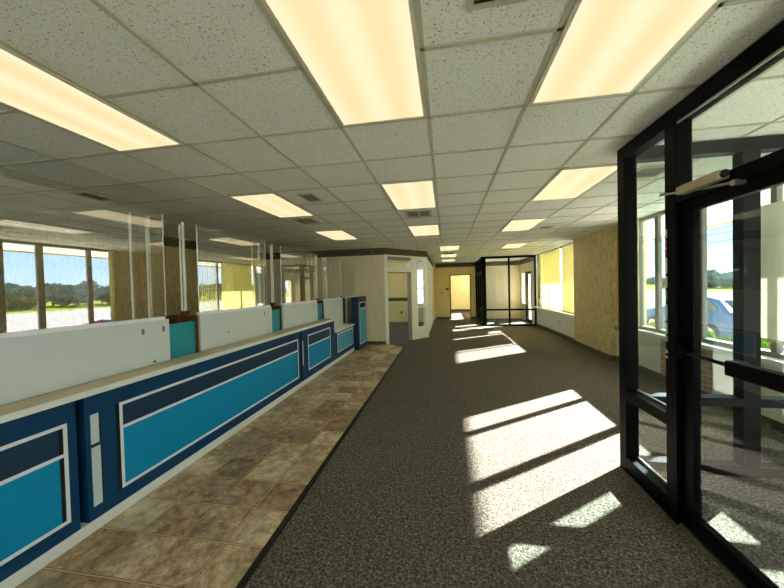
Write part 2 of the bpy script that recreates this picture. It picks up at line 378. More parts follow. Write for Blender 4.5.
b.build('glazing_bead', M['steel'], w)
box('pane', M['door_glass'], 1.517, 1.523, 2.43, VY-.095, .12, 2.64, w)
box('pane', M['door_glass'], 1.517, 1.523, 1.04, 2.34, 2.17, 2.64, w)
# far side wall of the vestibule
w = struct(empty('window_7', (2.5, VY, 0)), 'far glass side wall of the near vestibule')
b = MB(); b.box(V1,XR,VY-.05,VY+.05,2.63,H-.007); b.box(2.355,2.475,VY-.05,VY+.05,.08,2.63); b.box(XR-.1,XR,VY-.05,VY+.05,0,2.63)
b.box(V1,2.355,VY-.05,VY+.05,.57,.64); b.box(2.475,XR-.1,VY-.05,VY+.05,.57,.64); b.box(V1,XR-.1,VY-.05,VY+.05,0,.08)
b.build('window_frame', M['greenblack'], w, .003)
for a, c in ((V1,2.36),(2.47,XR-.09)):
    for z0, z1 in ((.07,.58),(.63,2.64)): box('pane', M['door_glass'], a, c, VY-.003, VY+.003, z0, z1, w)
# door leaf
d = struct(empty('door_3', (1.52, 2.33, 0)), 'black framed glass door of the near vestibule')
b = MB(); b.box(1.50,1.545,2.235,2.330,.012,2.105); b.box(1.50,1.545,1.055,1.15,.012,2.105); b.box(1.50,1.545,1.15,2.235,2.04,2.105); b.box(1.50,1.545,1.15,2.235,.012,.13)
b.build('door_leaf', M['black'], d, .003)
box('pane', M['door_glass'], 1.519, 1.525, 1.145, 2.24, .12, 2.05, d)
b = MB(); b.box(1.435,1.49,1.40,1.93,1.105,1.185); b.build('push_bar', M['black'], d, .008)
b = MB(); b.tube((1.475,2.30,1.155),(1.475,1.93,1.15),.011); b.tube((1.475,1.40,1.15),(1.475,1.10,1.15),.011); b.box(1.455,1.5,2.26,2.30,1.12,1.19); b.box(1.455,1.5,1.10,1.14,1.12,1.19); b.build('push_rod', M['black'], d)
b = MB(); b.box(1.41,1.468,1.93,2.24,2.135,2.185); b.build('closer_body', M['closer'], d, .008)
b = MB(); b.tube((1.437,1.929,2.16),(1.437,1.915,2.16),.02); b.tube((1.437,2.2,2.185),(1.437,2.2,2.20),.02); b.build('closer_cap', M['dark'], d)
b = MB(); b.tube((1.45,2.43,2.19),(1.45,2.06,2.125),.007); b.tube((1.45,2.06,2.125),(1.46,1.90,2.105),.008); b.box(1.44,1.47,2.41,2.435,2.18,2.20); b.box(1.45,1.5,1.88,1.91,2.09,2.115)
b.build('closer_arm', M['steel'], d)
struct(box('trim_10', M['steel'], V0+.01, V1-.01, 1.05, 2.335, 0, .012), 'metal threshold under the vestibule door')
# outer wall of the vestibule
w = struct(empty('window_8', (3.5, 2, 0)), 'outer glass front of the near vestibule')
b = MB()
for y in (1.0,1.9,2.42,2.98): b.box(3.42,3.56,y,y+.1,0,H-.002)
b.box(3.42,3.56,1.1,2.98,2.6,H-.002); b.box(3.42,3.56,1.1,2.98,2.05,2.15); b.box(3.42,3.56,1.1,2.98,0,.12); b.box(3.42,3.56,2.52,2.98,.6,.7)
b.build('window_frame', M['black'], w); box('pane', M['window_glass'], 3.488, 3.494, 1.05, 3.0, .1, 2.62, w)
w = struct(empty('window_9', (2.5, .95, 0)), 'near glass side wall of the vestibule')
b = MB(); b.box(V1,XR,.95,1.05,2.63,H-.007); b.box(V1,XR,.95,1.05,0,.1); b.box(2.36,2.46,.96,1.04,.1,2.63); b.build('window_frame', M['greenblack'], w)
# height tape on the post beside the door
t = thing('height_tape', (V0, 2.42, 1.0), 'narrow height marking tape with red 6 and green 5 on black door post', 'tape')
cols = {'w': mat('tape_white', rgb(210,206,190), .5), 'r': mat('tape_red', rgb(190,40,50), .5), 'g': mat('tape_green', rgb(40,150,90), .5)}
segs = [(1.90,1.955,'w'),(1.78,1.88,'r'),(1.66,1.765,'w'),(1.56,1.64,'w'),(1.465,1.545,'g'),(1.34,1.45,'w'),(1.25,1.325,'w'),(1.20,1.235,'w'),(1.12,1.14,'w'),(1.085,1.10,'w')]
for z0, z1, c_ in segs: box('tape_segment', cols[c_], V0-.002, V0, 2.414, 2.432, z0, z1, t)
def digit(s, z, y, m, size, x, parent):
    cu = D.curves.new('digit', 'FONT'); cu.body = s; cu.size = size; cu.extrude = .0004; cu.align_x = 'CENTER'; cu.align_y = 'CENTER'
    tmp = D.objects.new('digit', cu); COL.objects.link(tmp); bpy.context.view_layer.update()
    me = D.meshes.new_from_object(tmp.evaluated_get(bpy.context.evaluated_depsgraph_get())); D.objects.remove(tmp)
    me.materials.clear(); me.materials.append(m)
    o = D.objects.new('digit', me); COL.objects.link(o); o.rotation_euler = (math.pi/2, 0, -math.pi/2); o.location = (x, y, z)
    o.parent = parent; o.matrix_parent_inverse = Matrix.Translation(-Vector(parent.location))
digit('6', 1.83, 2.423, cols['w'], .03, V0-.0026, t); digit('5', 1.505, 2.423, cols['w'], .03, V0-.0026, t); digit('4', 1.22, 2.423, M['dark'], .028, V0-.0026, t)

# white board hung on the near window behind the vestibule glass
sh = mat('shade_fabric', rgb(226,222,206), .9); q = N(sh); tl = q.n('ShaderNodeBsdfTranslucent'); tl.inputs[0].default_value = rgb(226,222,206); ms = q.n('ShaderNodeMixShader'); ms.inputs[0].default_value = .35
q.L(q.b.outputs[0], ms.inputs[1]); q.L(tl.outputs[0], ms.inputs[2]); q.L(ms.outputs[0], q.t.nodes['Material Output'].inputs[0])
tag(box('roller_blind', sh, 3.40, 3.404, 3.12, 4.15, .96, 2.40), 'large plain off-white shade hung across the window behind the vestibule glass', 'blind')
# brick planter pier outside below the near window
m = M['brick'] = mat('brick', rough=.9); k = N(m)
q = k.n('ShaderNodeSeparateXYZ'); k.L(k.pos, q.inputs[0]); cb = k.n('ShaderNodeCombineXYZ'); k.L(k.math('ADD', q.outputs['X'], q.outputs['Y']), cb.inputs[0]); k.L(q.outputs['Z'], cb.inputs[1])
br = k.n('ShaderNodeTexBrick'); k.L(cb.outputs[0], br.inputs['Vector']); br.inputs['Scale'].default_value = 1
br.inputs['Brick Width'].default_value = .2; br.inputs['Row Height'].default_value = .067; br.inputs['Mortar Size'].default_value = .007
br.inputs['Color1'].default_value = rgb(178,142,112); br.inputs['Color2'].default_value = rgb(160,122,94); br.inputs['Mortar'].default_value = rgb(196,180,156); k.col(br.outputs['Color'])
W('wall_right', M['brick'], 3.40, XR, 4.78, 5.75, .1, .70, label='brick facing below the near window')

# ------------------------------------------------------------------ far vestibule
FY = 12.95
w = struct(empty('window_10', (2.4, FY, 0)), 'black framed glass front of the far vestibule')
b = MB(); b.box(1.40,1.56,FY-.04,FY+.10,0,H-.007); b.box(2.40,2.46,FY-.04,FY+.04,.05,H-.09); b.box(3.36,3.42,FY-.04,FY+.04,0,H-.09)
b.box(1.56,3.42,FY-.04,FY+.04,H-.09,H-.007); b.box(1.56,3.36,FY-.04,FY+.04,0,.06); b.box(1.56,3.36,FY-.03,FY+.03,.60,.67)
b.build('window_frame', M['black'], w)
for a, c in ((1.55,2.41),(2.45,3.37)): box('pane', M['window_glass'], a, c, FY-.003, FY+.003, .05, H-.08, w)
w = struct(empty('window_11', (1.45, 14.3, 0)), 'black framed room side of the far vestibule')
b = MB()
for y in (13.75, 14.75, 15.6): b.box(1.40,1.52,y,y+.12,0,H-.007)
b.box(1.40,1.52,FY+.1,YF-.01,H-.09,H-.007); b.box(1.40,1.52,FY+.1,YF-.01,2.08,2.18); b.box(1.40,1.52,FY+.1,13.75,.6,.68); b.box(1.40,1.52,FY+.1,YF-.01,0,.1)
b.build('window_frame', M['black'], w); box('pane', M['door_glass'], 1.457, 1.463, FY+.1, YF-.02, .08, 2.65, w)
b = MB(); b.box(3.45,3.6,13.0,13.7,0,H); b.box(3.45,3.6,13.7,14.7,2.15,H); b.box(3.45,3.6,14.7,YF,0,.75); b.box(3.45,3.6,15.4,YF,.75,H); b.box(3.45,3.6,14.7,14.85,.75,H); b.box(3.45,3.6,14.85,15.4,2.1,H)
struct(b.build('wall_right', M['beige_wall']), 'beige outer wall inside the far vestibule')
d = struct(empty('door_4', (3.5, 14.2, 0)), 'dark framed glass entrance door of the far vestibule')
b = MB(); b.box(3.44,3.54,13.7,13.8,0,2.15); b.box(3.44,3.54,14.6,14.7,0,2.15); b.box(3.44,3.54,13.8,14.6,2.05,2.15); b.box(3.44,3.54,13.8,14.6,0,.12); b.build('door_frame', M['black'], d)
box('pane', M['window_glass'], 3.488, 3.494, 13.79, 14.61, .1, 2.06, d)
W('trim_11', M['border'], 3.44, 3.45, 13.0, YF, 2.53, H-.007, label='patterned border inside the far vestibule')
W('wall_divider', M['beige_wall'], 3.42, 3.6, 12.92, 13.0, label='wall stub at the far vestibule')
# white sheet on the far window beside the vestibule
tag(box('window_sheet', M['white_lam'], 3.445, 3.455, 12.36, 12.86, 1.05, 2.40, bevel=.002), 'white sheet covering the narrow window beside the far vestibule', 'sheet')

# ------------------------------------------------------------------ vertical blinds
m = M['blind'] = D.materials.new('blind_vinyl'); m.use_nodes = True; t_ = m.node_tree; t_.nodes.clear()
o_ = t_.nodes.new('ShaderNodeOutputMaterial'); mx = t_.nodes.new('ShaderNodeMixShader'); a_ = t_.nodes.new('ShaderNodeBsdfDiffuse'); c_ = t_.nodes.new('ShaderNodeBsdfTranslucent')
a_.inputs[0].default_value = rgb(218,212,160); c_.inputs[0].default_value = rgb(236,232,176); mx.inputs[0].default_value = .6
t_.links.new(a_.outputs[0], mx.inputs[1]); t_.links.new(c_.outputs[0], mx.inputs[2]); t_.links.new(mx.outputs[0], o_.inputs[0])
def blinds(y0, y1, pitch, ang, label, w=.089, z0=.80, mt=None, cx=3.40):
    t = thing('vertical_blind', (cx, (y0+y1)/2, 2.68), label, 'blinds')
    box('head_rail', M['white_lam'], cx-.02, cx+.02, y0-.03, y1+.03, 2.66, 2.70, t)
    n = int(round((y1-y0)/pitch))
    for i in range(n+1):
        y = y0+(y1-y0)*i/n; a = math.radians(ang+random.uniform(-5,5)); 
        dx, dy = math.cos(a)*w/2, math.sin(a)*w/2; bul = .006
        bm = bmesh.new(); P0 = Vector((cx-dx, y-dy, 0)); P1 = Vector((cx+dx, y+dy, 0)); Nn = Vector((-dy, dx, 0)).normalized()*bul
        pts = [P0, (P0*3+P1)/4+Nn*.75, (P0+P1)/2+Nn, (P0+P1*3)/4+Nn*.75, P1]
        th = Nn.normalized()*.0012
        lo = [bm.verts.new(p+Vector((0,0,z0))) for p in pts]; hi = [bm.verts.new(p+Vector((0,0,2.66))) for p in pts]
        lo2 = [bm.verts.new(p+th+Vector((0,0,z0))) for p in pts]; hi2 = [bm.verts.new(p+th+Vector((0,0,2.66))) for p in pts]
        for j in range(4):
            bm.faces.new([lo[j],lo[j+1],hi[j+1],hi[j]]); bm.faces.new([lo2[j+1],lo2[j],hi2[j],hi2[j+1]])
            bm.faces.new([lo[j],lo2[j],lo2[j+1],lo[j+1]]); bm.faces.new([hi[j],hi[j+1],hi2[j+1],hi2[j]])
        bm.faces.new([lo[0],hi[0],hi2[0],lo2[0]]); bm.faces.new([lo[4],lo2[4],hi2[4],hi[4]])
        q = MB(); q.bm.free(); q.bm = bm; q.build('slat', M['blind'], t)
    return t
blinds(9.14, 10.02, .08, 38, 'yellow vertical blind with open slats next to the gold pillar')
blinds(10.32, 11.95, .080, 99, 'closed yellow vertical blind in the middle of the far window')
blinds(12.15, 12.3, .03, 20, 'bunched yellow vertical blind slats beside the white sheet', .08)
blinds(6.36, 6.44, .025, 10, 'bunched yellow blind slats at the end of the near window', .08, cx=3.395)

# ------------------------------------------------------------------ ceiling lights, vents
def light(gx, gy, label, rows=2, grp=None):
    x0, y0 = GX+gx*T, GY+gy*T; x1, y1 = x0+T, y0+rows*T
    t = thing('ceiling_light', ((x0+x1)/2, (y0+y1)/2, H), label, 'ceiling light', grp)
    b = MB(); a = .014; c = .034; z0, z1 = H-.012, H-.0005
    b.box(x0+a,x1-a,y0+a,y0+c,z0,z1); b.box(x0+a,x1-a,y1-c,y1-a,z0,z1); b.box(x0+a,x0+c,y0+c,y1-c,z0,z1); b.box(x1-c,x1-a,y0+c,y1-c,z0,z1)
    b.build('frame', M['frame_paint'], t)
    o = box('diffuser', M['diffuser'], -(T/2-c), T/2-c, -(y1-y0)/2+c, (y1-y0)/2-c, -.008, -.001); o.parent = t
light(0,-2,'large glowing ceiling light nearest the camera, just left of centre')
light(2,-2,'large glowing ceiling light at the top right edge of the picture')
light(-3,-2,'long ceiling light over the near teller counter at upper left')
light(0,2,'square-looking ceiling light in front of a vent, centre of the ceiling')
light(0,6,'ceiling light just behind the centre vent')
light(3,2,'ceiling light reaching behind the near vestibule post')
light(3,6,'ceiling light second from the vestibule on the right side')
light(-3,2,'ceiling light above the middle of the teller screens')
light(-3,6,'small ceiling light in front of the office border')
light(.85,11.2,'first of three distant ceiling lights before the far doorway')
light(.85,15,'second of three distant ceiling lights before the far doorway')
light(.85,18.6,'farthest ceiling light, right before the far yellow wall')
light(3.85,11.4,'distant ceiling light on the right toward the far vestibule')
for gx, gy in ((0,-7),(-3,-7),(3,-7)): light(gx, gy, 'ceiling light behind the camera', grp='ceiling lights behind the camera')
light(3.3,18.6,'ceiling light inside the far vestibule')
light(-3,12.6,'ceiling light inside the corner office')
for gx, gy in ((.4,23),(1.8,23),(.4,26),(1.8,26),(3.2,24.5)): light(gx, gy, 'added ceiling light brightening the corridor beyond the far doorway', grp='added lights in the corridor')  # extra panels added to brighten the corridor
def vent(gx0, gx1, gy0, gy1, label, n=2):
    x0, x1, y0, y1 = GX+gx0*T, GX+gx1*T, GY+gy0*T, GY+gy1*T
    t = thing('ceiling_vent', ((x0+x1)/2, (y0+y1)/2, H), label, 'vent')
    e = .035 if x1-x0 > .25 else .02
    b = MB(); z0, z1 = H-.012, H-.0005
    b.box(x0-e,x1+e,y0-e,y0,z0,z1); b.box(x0-e,x1+e,y1,y1+e,z0,z1); b.box(x0-e,x0,y0,y1,z0,z1); b.box(x1,x1+e,y0,y1,z0,z1)
    for i in range(1, n): xm = x0+(x1-x0)*i/n; b.box(xm-.012,xm+.012,y0,y1,z0,z1)
    b.build('frame', M['vent'], t)
    box('duct_opening', M['dark'], x0, x1, y0, y1, H-.003, H-.0006, t)
    s = MB(); k_ = max(3, int((y1-y0)/.045))
    for i in range(k_): y = y0+(y1-y0)*(i+.5)/k_; s.box(x0,x1,y-.003,y+.003,H-.010,H-.003)
    s.build('louvres', M['stone_trim'], t)
vent(.25,.78,4.25,4.8,'ceiling vent between the two centre ceiling lights')
vent(-1.62,-1.38,2.3,2.75,'small square ceiling vent right of the teller screen light', 1)
vent(-2.72,-2.3,4.25,4.8,'dark ceiling vent behind the light over the teller screens')
vent(4.25,4.55,7.4,7.7,'small ceiling vent near the far blinds', 1)
vent(1.36,1.67,-1.75,-1.33,'ceiling vent between the two nearest lights at the top edge')
vent(4.35,4.8,2.3,2.8,'ceiling vent seen through the vestibule sidelight', 1)
vent(-5.5,-5.2,1.2,1.65,'dark ceiling vent above the teller area at left', 1)
vent(1.1,1.6,14.35,14.9,'ceiling vent between distant ceiling lights')
vent(4.1,4.5,13.6,13.9,'distant ceiling vent toward the far vestibule', 1)
for x, y, lb in ((-5.0,4.15,'white round smoke detector above the near teller screen'),(-4.95,6.15,'white round smoke detector above the second teller screen')):
    b = MB(); b.tube((x,y,H-.001),(x,y,H-.035),.08,20,.06); tag(b.build('smoke_detector', M['white_lam']), lb, 'smoke detector')

# ------------------------------------------------------------------ teller counters
FX = -2.38
def counter(name, y0, y1, ztop, label, frame, inserts=(), cross=.62, lower='teal', fx=FX, zb=.085):
    t = thing(name, (fx-.3, (y0+y1)/2, 0), label, 'counter')
    box('carcass', M['navy'], fx-.55, fx, y0, y1, zb, ztop, t, .002)
    if frame:
        a, c, z0, z1 = frame; w_ = .021; e = .007
        if cross:
            box('upper_inlay', M['navy_dark'], fx, fx+.002, a+w_, c-w_, cross+w_, z1-w_, t)
        box('lower_inlay', M[lower], fx, fx+.002, a+w_, c-w_, z0+w_, (cross if cross else z1-w_), t)
        b = MB(); b.box(fx,fx+e,a,c,z0,z0+w_); b.box(fx,fx+e,a,c,z1-w_,z1); b.box(fx,fx+e,a,a+w_,z0+w_,z1-w_); b.box(fx,fx+e,c-w_,c,z0+w_,z1-w_)
        if cross: b.box(fx,fx+e,a+w_,c-w_,cross,cross+w_)
        b.build('trim_strip', M['white_strip'], t)
        box('painted_shade', M['dark'], fx, fx+.004, a-.022, a, z0-.005, z1, t); box('painted_shade', M['dark'], fx, fx+.004, c-w_-.022, c-w_, z0+w_, z1-w_, t)  # dark strips put the recess shading beside the trim into colour
    for (a, c, z0, z1) in inserts:
        box('white_insert', M['white_lam'], fx, fx+.004, a, c, z0, z1, t)
        box('insert_edge', M['dark'], fx, fx+.003, c, c+.012, z0, z1, t)
    return t
counter('teller_counter', -.6, 1.655, .935, 'nearest navy and teal teller counter, cut by the left edge', (-.3,1.60,.175,.805), cross=.60)
counter('teller_counter', 1.705, 4.86, .935, 'long middle navy teller counter with wide teal inlay', (1.925,4.76,.185,.815), [(1.735,1.79,.175,.575),(1.735,1.785,.60,.80)])
counter('teller_counter', 4.90, 6.455, .935, 'short navy teller counter before the low counter', (5.13,6.20,.21,.825), [(4.925,4.95,.35,.75)])
box('gap_filler', M['dark'], FX-.55, FX-.2, 1.656, 1.704, .085, .934); D.objects['gap_filler'].name = 'counter_joint'; tag(D.objects['counter_joint'], 'dark recessed joint between the two nearest teller counters', 'joint')
tag(box('counter_joint', M['dark'], FX-.55, FX-.2, 4.861, 4.899, .085, .934), 'dark recessed joint between the long and short teller counters', 'joint')
counter('low_counter', 6.46, 7.89, .66, 'low navy counter with pale blue inlay before the end cabinet', (6.62,7.80,.20,.62), cross=None, lower='teal_light')
tag(box('plinth', M['counter_edge'], FX-.5, FX+.004, -.6, 7.89, .0085, .0845, bevel=.002), 'ivory plinth running below all the teller counters', 'plinth')
# worktops
t = thing('worktop', (FX-.3, 3, .935), 'long counter top with ivory edge over the navy teller counters', 'counter top')
box('top_board', M['counter_top'], FX-.62, FX+.012, -.6, 6.47, .936, .972, t); box('edge_strip', M['counter_edge'], FX+.012, FX+.022, -.6, 6.47, .934, .974, t, .002)
t = thing('worktop', (FX-.3, 7.2, .66), 'lower counter top of ivory laminate before the end cabinet', 'counter top')
box('top_board', M['counter_edge'], FX-.62, FX+.03, 6.475, 7.885, .661, .70, t, .003)
# end cabinet
ex = -2.25
t = thing('end_cabinet', (ex-.25, 8.3, 0), 'tall navy end cabinet with pale blue inlay against the office wall', 'cabinet')
box('carcass', M['navy_dark'], -2.42, ex, 7.90, 8.735, .009, 1.385, t, .003)
b = MB(); a, c, z0, z1, w_ = 8.02, 8.66, .13, 1.24, .02
b.box(ex,ex+.006,a,c,z0,z0+w_); b.box(ex,ex+.006,a,c,z1-w_,z1); b.box(ex,ex+.006,a,a+w_,z0,z1); b.box(ex,ex+.006,c-w_,c,z0,z1); b.box(ex,ex+.006,a,c,1.06,1.06+w_); b.build('trim_strip', M['white_strip'], t)
box('inlay', M['teal_light'], ex, ex+.002, a+w_, c-w_, z0+w_, 1.06, t); box('slot', M['dark'], ex, ex+.003, a+w_+.05, c-w_-.02, 1.10, z1-w_-.01, t)

# partition panels on the counter
PX = -2.585
def partition(y0, y1, zb, label, holes=(), clips=(), cap_end=None):
    t = thing('teller_partition', (PX, (y0+y1)/2, zb), label, 'partition', None)
    box('board', M['white_lam'], PX-.045, PX, y0, y1, zb+.001, 1.365, t, .002)
    box('cap_rail', M['cap'], PX-.05, PX+.012, y0-.0, (cap_end or y1)-.05, 1.366, 1.395, t, .002)
    for y, z in holes:
        b = MB(); b.tube((PX-.001,y,z),(PX+.002,y,z),.011,12); b.build('cable_hole', M['dark'], t)
    for y, z in clips: box('clip', M['grey_clip'], PX, PX+.004, y-.012, y+.012, z-.025, z+.025, t, .002)
    return t
Z1 = .974
partition(-.4, 2.585, Z1, 'nearest long white teller partition at the left edge', [(2.42,1.0)], [(2.32,1.28),(2.52,1.28)])
partition(2.97, 4.37, Z1, 'second white teller partition with two small cable holes', [(3.4,1.12),(4.27,1.02)], [(4.17,1.28)])
partition(4.70, 6.08, Z1, 'third white teller partition from the camera', [(5.95,1.03)], [(5.9,1.27)])
partition(6.45, 7.68, .702, 'fourth white teller partition standing on the low counter', [(6.9,1.2)])
partition(8.0, 8.72, .702, 'last short white partition behind the end cabinet') if False else None
t = partition(7.95, 8.74, .702, 'last white teller partition beside the tall end cabinet'); 
def divider(y0, y1, zb, label, teal=True):
    t = thing('teller_divider', (PX-.1, (y0+y1)/2, zb), label, 'divider')
    if teal: box('front_board', M['turq'], PX-.06, PX-.04, y0+.012, y1-.03, zb+.001, 1.31, t, .002)
    b = MB(); b.box(PX-.30,PX-.06,y0,y0+.014,zb+.001,1.37); b.box(PX-.30,PX-.02,y1-.03,y1-.004,zb+.001,1.37); b.box(PX-.30,PX-.28,y0+.014,y1-.03,zb+.001,1.375)
    b.box(PX-.28,PX-.06,(y0+y1)/2-.01,(y0+y1)/2+.01,zb+.001,1.36); b.build('side_board', M['wood'], t)
    return t
divider(2.60, 2.965, Z1, 'turquoise divider between the first and second white partitions')
divider(4.385, 4.695, Z1, 'turquoise divider between the second and third white partitions')
divider(6.10, 6.44, Z1, 'turquoise divider between the third and fourth white partitions')
divider(7.70, 7.94, .702, 'bare brown divider between the last two white partitions', False)

# acrylic screens
def screen(y0, y1, label, ztop=2.33, zb=1.397, lpost=(-.17,-.115), ang=-.026, wing=True):
    t = thing('teller_screen', (PX-.02, (y0+y1)/2, zb), label, 'glass screen')
    L = y1-y0
    def P_(name, m, *a, bevel=0):
        o = box(name, m, *a, bevel=bevel); o.parent = t; return o
    P_('pane', M['plexi'], -.003, .003, -L/2, L/2, 0, ztop-zb)
    P_('edge', M['plexi_edge'], -.004, .004, L/2-.006, L/2, 0, ztop-zb+.0)
    P_('edge', M['plexi_edge'], -.004, .004, -L/2, -L/2+.006, 0, ztop-zb)
    for dy in (.30,.155,.135):
        P_('upright', M['plexi_edge'], -.022, -.005, L/2-dy, L/2-dy+.012, 0, ztop-zb-.04)
    b = MB(); b.tube((-.03,L/2-.17,.82),(.03,L/2-.17,.82),.004); b.tube((-.012,L/2-.17,.82),(-.012,L/2-.02,.82),.004)
    o = b.build('clamp_rod', M['steel']); o.parent = t
    t.rotation_euler.z = ang
    return t
def posts(y, z0, label):
    t = thing('acrylic_post', (PX-.12, y, z0), label, 'post')
    b = MB(); b.box(PX-.10,PX-.088,y-.022,y-.012,z0,2.30); b.build('upright', M['plexi_edge'], t)
    b = MB(); b.box(PX-.10,PX-.082,y+.012,y+.030,z0,2.34); b.build('upright', M['plexi_edge'], t)
    b = MB(); b.box(PX-.11,PX-.06,y-.03,y+.04,z0-.02,z0+.02); b.build('foot_clamp', M['wood'], t)
    b = MB(); b.tube((PX-.09,y-.05,2.17),(PX-.09,y+.10,2.16),.004); b.build('clamp_rod', M['steel'], t)
screen(-.4, 2.54, 'nearest and largest clear acrylic screen above the left partition')
screen(3.0, 4.25, 'second clear acrylic screen above the second white partition')
screen(4.74, 6.0, 'third clear acrylic screen above the third white partition')
screen(6.5, 7.55, 'fourth clear acrylic screen, above the low counter', ztop=2.30)
screen(7.98, 8.66, 'last clear acrylic screen beside the beige office wall', ztop=2.28)
posts(2.86, 1.40, 'pair of clear acrylic posts above the first turquoise divider')
posts(4.56, 1.40, 'pair of clear acrylic posts above the second turquoise divider')
posts(6.28, 1.40, 'pair of clear acrylic posts above the third turquoise divider')
posts(7.82, 1.40, 'pair of clear acrylic posts above the brown divider')

# small wall fittings
def plate_y(name, m, x, y, z, w_, h_, label, cat):
    t = thing(name, (x, y, z), label, cat); box('cover_plate', m, x-w_/2, x+w_/2, y-.008, y, z-h_/2, z+h_/2, t, .002)
    box('socket', M['dark'], x-w_/6, x+w_/6, y-.010, y-.0081, z-h_/5, z+h_/5, t)
plate_y('wall_switch', M['outlet'], -.22, YF, 1.28, .14, .11, 'ivory switch plate on the far yellow wall', 'switch')
tag(box('wall_sign', M['brown_plate'], -.02, .12, YF-.012, YF, 1.42, 1.52, bevel=.003), 'small brown sign plate on the far yellow wall left of the doorway', 'sign')
plate_y('wall_outlet', M['brown_plate'], -2.05, 14.5, .45, .08, .12, 'brown outlet on the yellow wall inside the corner office', 'outlet')
t = thing('wall_outlet', (XR, 10.4, .42), 'ivory outlet on the cream wall under the far blinds', 'outlet')
box('cover_plate', M['outlet'], XR-.008, XR, 10.36, 10.44, .36, .48, t, .002); box('socket', M['dark'], XR-.010, XR-.0081, 10.385, 10.415, .39, .45, t)
t = thing('wall_outlet', (3.33, 8.82, .42), 'small outlet low on the gold pillar', 'outlet')
box('cover_plate', M['outlet'], 3.322, 3.33, 8.79, 8.86, .38, .48, t, .002); box('socket', M['dark'], 3.320, 3.3219, 8.81, 8.84, .405, .455, t)

# ------------------------------------------------------------------ outside
struct(box('wall_bounce', mat('bounce_render', rgb(98,98,96), .9), -14, 12, -10.4, -10.0, -.2, 5.5), 'added unseen wall bouncing sun through the glazed rear of the lobby')  # unseen wall added to reflect sun into the lobby
struct(box('ground', mat('bounce_paving', rgb(160,156,148), .9), -14, 3.6, -10, YB-.1, -.16, -.02), 'added unseen pale paving bouncing light into the lobby from behind')  # unseen ground added pale to send light indoors
m = M['asphalt'] = mat('sun_bleached_asphalt', rough=.9, spec=0); k = N(m); k.col(k.mix(k.noise(.4, 6), rgb(140,134,129), rgb(154,148,142)))
m = M['grass'] = mat('grass', rough=.95, spec=0); k = N(m); k.col(k.mix(k.noise(.3, 6), rgb(104,116,40), rgb(128,134,60)))
struct(box('ground', M['concrete'], 3.62, 6.0, -12, 40, -.5, -.02), 'concrete walk along the building')
struct(box('ground', M['asphalt'], 6.0, 46, -60, 160, -.5, -.35), 'pale parking lot and road')
struct(box('ground', M['grass'], 46, 160, -120, 260, -.54, -.38), 'grass field beyond the road')
b = MB(); 
for i in range(9): b.box(7.2,12.0,-8+3.9*i,-8+3.9*i+.1,-.349,-.345)
struct(b.build('trim_12', M['white_strip']), 'painted parking lines')
struct(box('trim_13', M['trim_white'], 3.6, 5.55, -8, 24, 2.76, 2.98), 'white soffit of the roof overhang')
struct(box('trim_14', M['stone_trim'], 5.55, 5.60, -8, 24, 2.72, 3.1), 'fascia of the roof overhang')
struct(box('trim_15', M['brick'], 3.6, 3.66, 3.1, 12.9, -.1, .69), 'outside brick below the windows') 

def leafmat(name, a, b_):
    m = mat(name, rough=.9, spec=0); k = N(m); n = k.noise(9, 4); k.col(k.mix(n, a, b_)); return m
M['leaf1'] = leafmat('hazed_tree_leaves', rgb(112,118,98), rgb(134,138,116)); M['leaf2'] = leafmat('shrub_leaves', rgb(62,88,34), rgb(104,124,50))  # tree leaf colour paled and greyed to carry distance haze
M['bark'] = mat('bark', rgb(84,72,58), .9)
def crown_mesh(name, r, h, seed, mtl, leaf=.35, n=900):
    rnd = random.Random(seed); bm = bmesh.new()
    blobs = [(rnd.uniform(-.5,.5)*r, rnd.uniform(-.5,.5)*r, rnd.uniform(.26,.7)*h, rnd.uniform(.45,.65)*r) for _ in range(7)]
    for i in range(n):
        bx_, by_, bz, br_ = rnd.choice(blobs)
        u = Vector((rnd.gauss(0,1), rnd.gauss(0,1), rnd.gauss(0,1))).normalized()
        c = Vector((bx_,by_,bz))+Vector((u.x*br_, u.y*br_, u.z*h*.28))*rnd.uniform(.7,1.05)
        if c.z < .02: c.z = abs(c.z)+.02
        a = Vector((rnd.gauss(0,1), rnd.gauss(0,1), rnd.gauss(0,1))).normalized(); b_ = a.orthogonal().normalized(); s_ = leaf*rnd.uniform(.6,1.2)
        vs = [bm.verts.new(c+a*s_*.5), bm.verts.new(c+b_*s_*.3), bm.verts.new(c-a*s_*.5), bm.verts.new(c-b_*s_*.3)]
        bm.faces.new(vs)
    for bx_, by_, bz, br_ in blobs:
        bmesh.ops.create_icosphere(bm, subdivisions=2, radius=br_*.82, matrix=Matrix.Translation((bx_,by_,bz)) @ Matrix.Diagonal((1,1,h*.28/br_,1)))
    me = D.meshes.new(name); bm.to_mesh(me); bm.free(); me.materials.append(mtl); return me
crowns = [crown_mesh('crown', 3.3, 5.2, i, M['leaf1'], .7, 1300) for i in range(4)]
tb_ = MB(); tb_.tube((0,0,-.02),(0,0,2.6),.22,8,.12); trunk0 = tb_.build('trunk', M['bark'])
first = True
for i in range(69):
    y = -34+(i % 23)*6.4+(i//23)*2.2; x = 62+random.uniform(-.4,.4)+6.8*(i//23)
    t = thing('tree', (x, y, -.38), 'green tree in the distant tree line beyond the grass field', 'tree', 'distant tree line')
    s_ = random.uniform(.85,1.0); t.scale = (s_*.9, s_*.9, s_*(.76, .9, 1.05)[i//23]); t.rotation_euler.z = random.uniform(0, 6)
    c = D.objects.new('crown', crowns[i % 4]); COL.objects.link(c); c.parent = t
    tr = trunk0 if first else trunk0.copy()
    if not first: COL.objects.link(tr)
    tr.parent = t; first = False
shr = [crown_mesh('foliage', .42, .95, 20+i, M['leaf2'], .07, 1500) for i in range(2)]
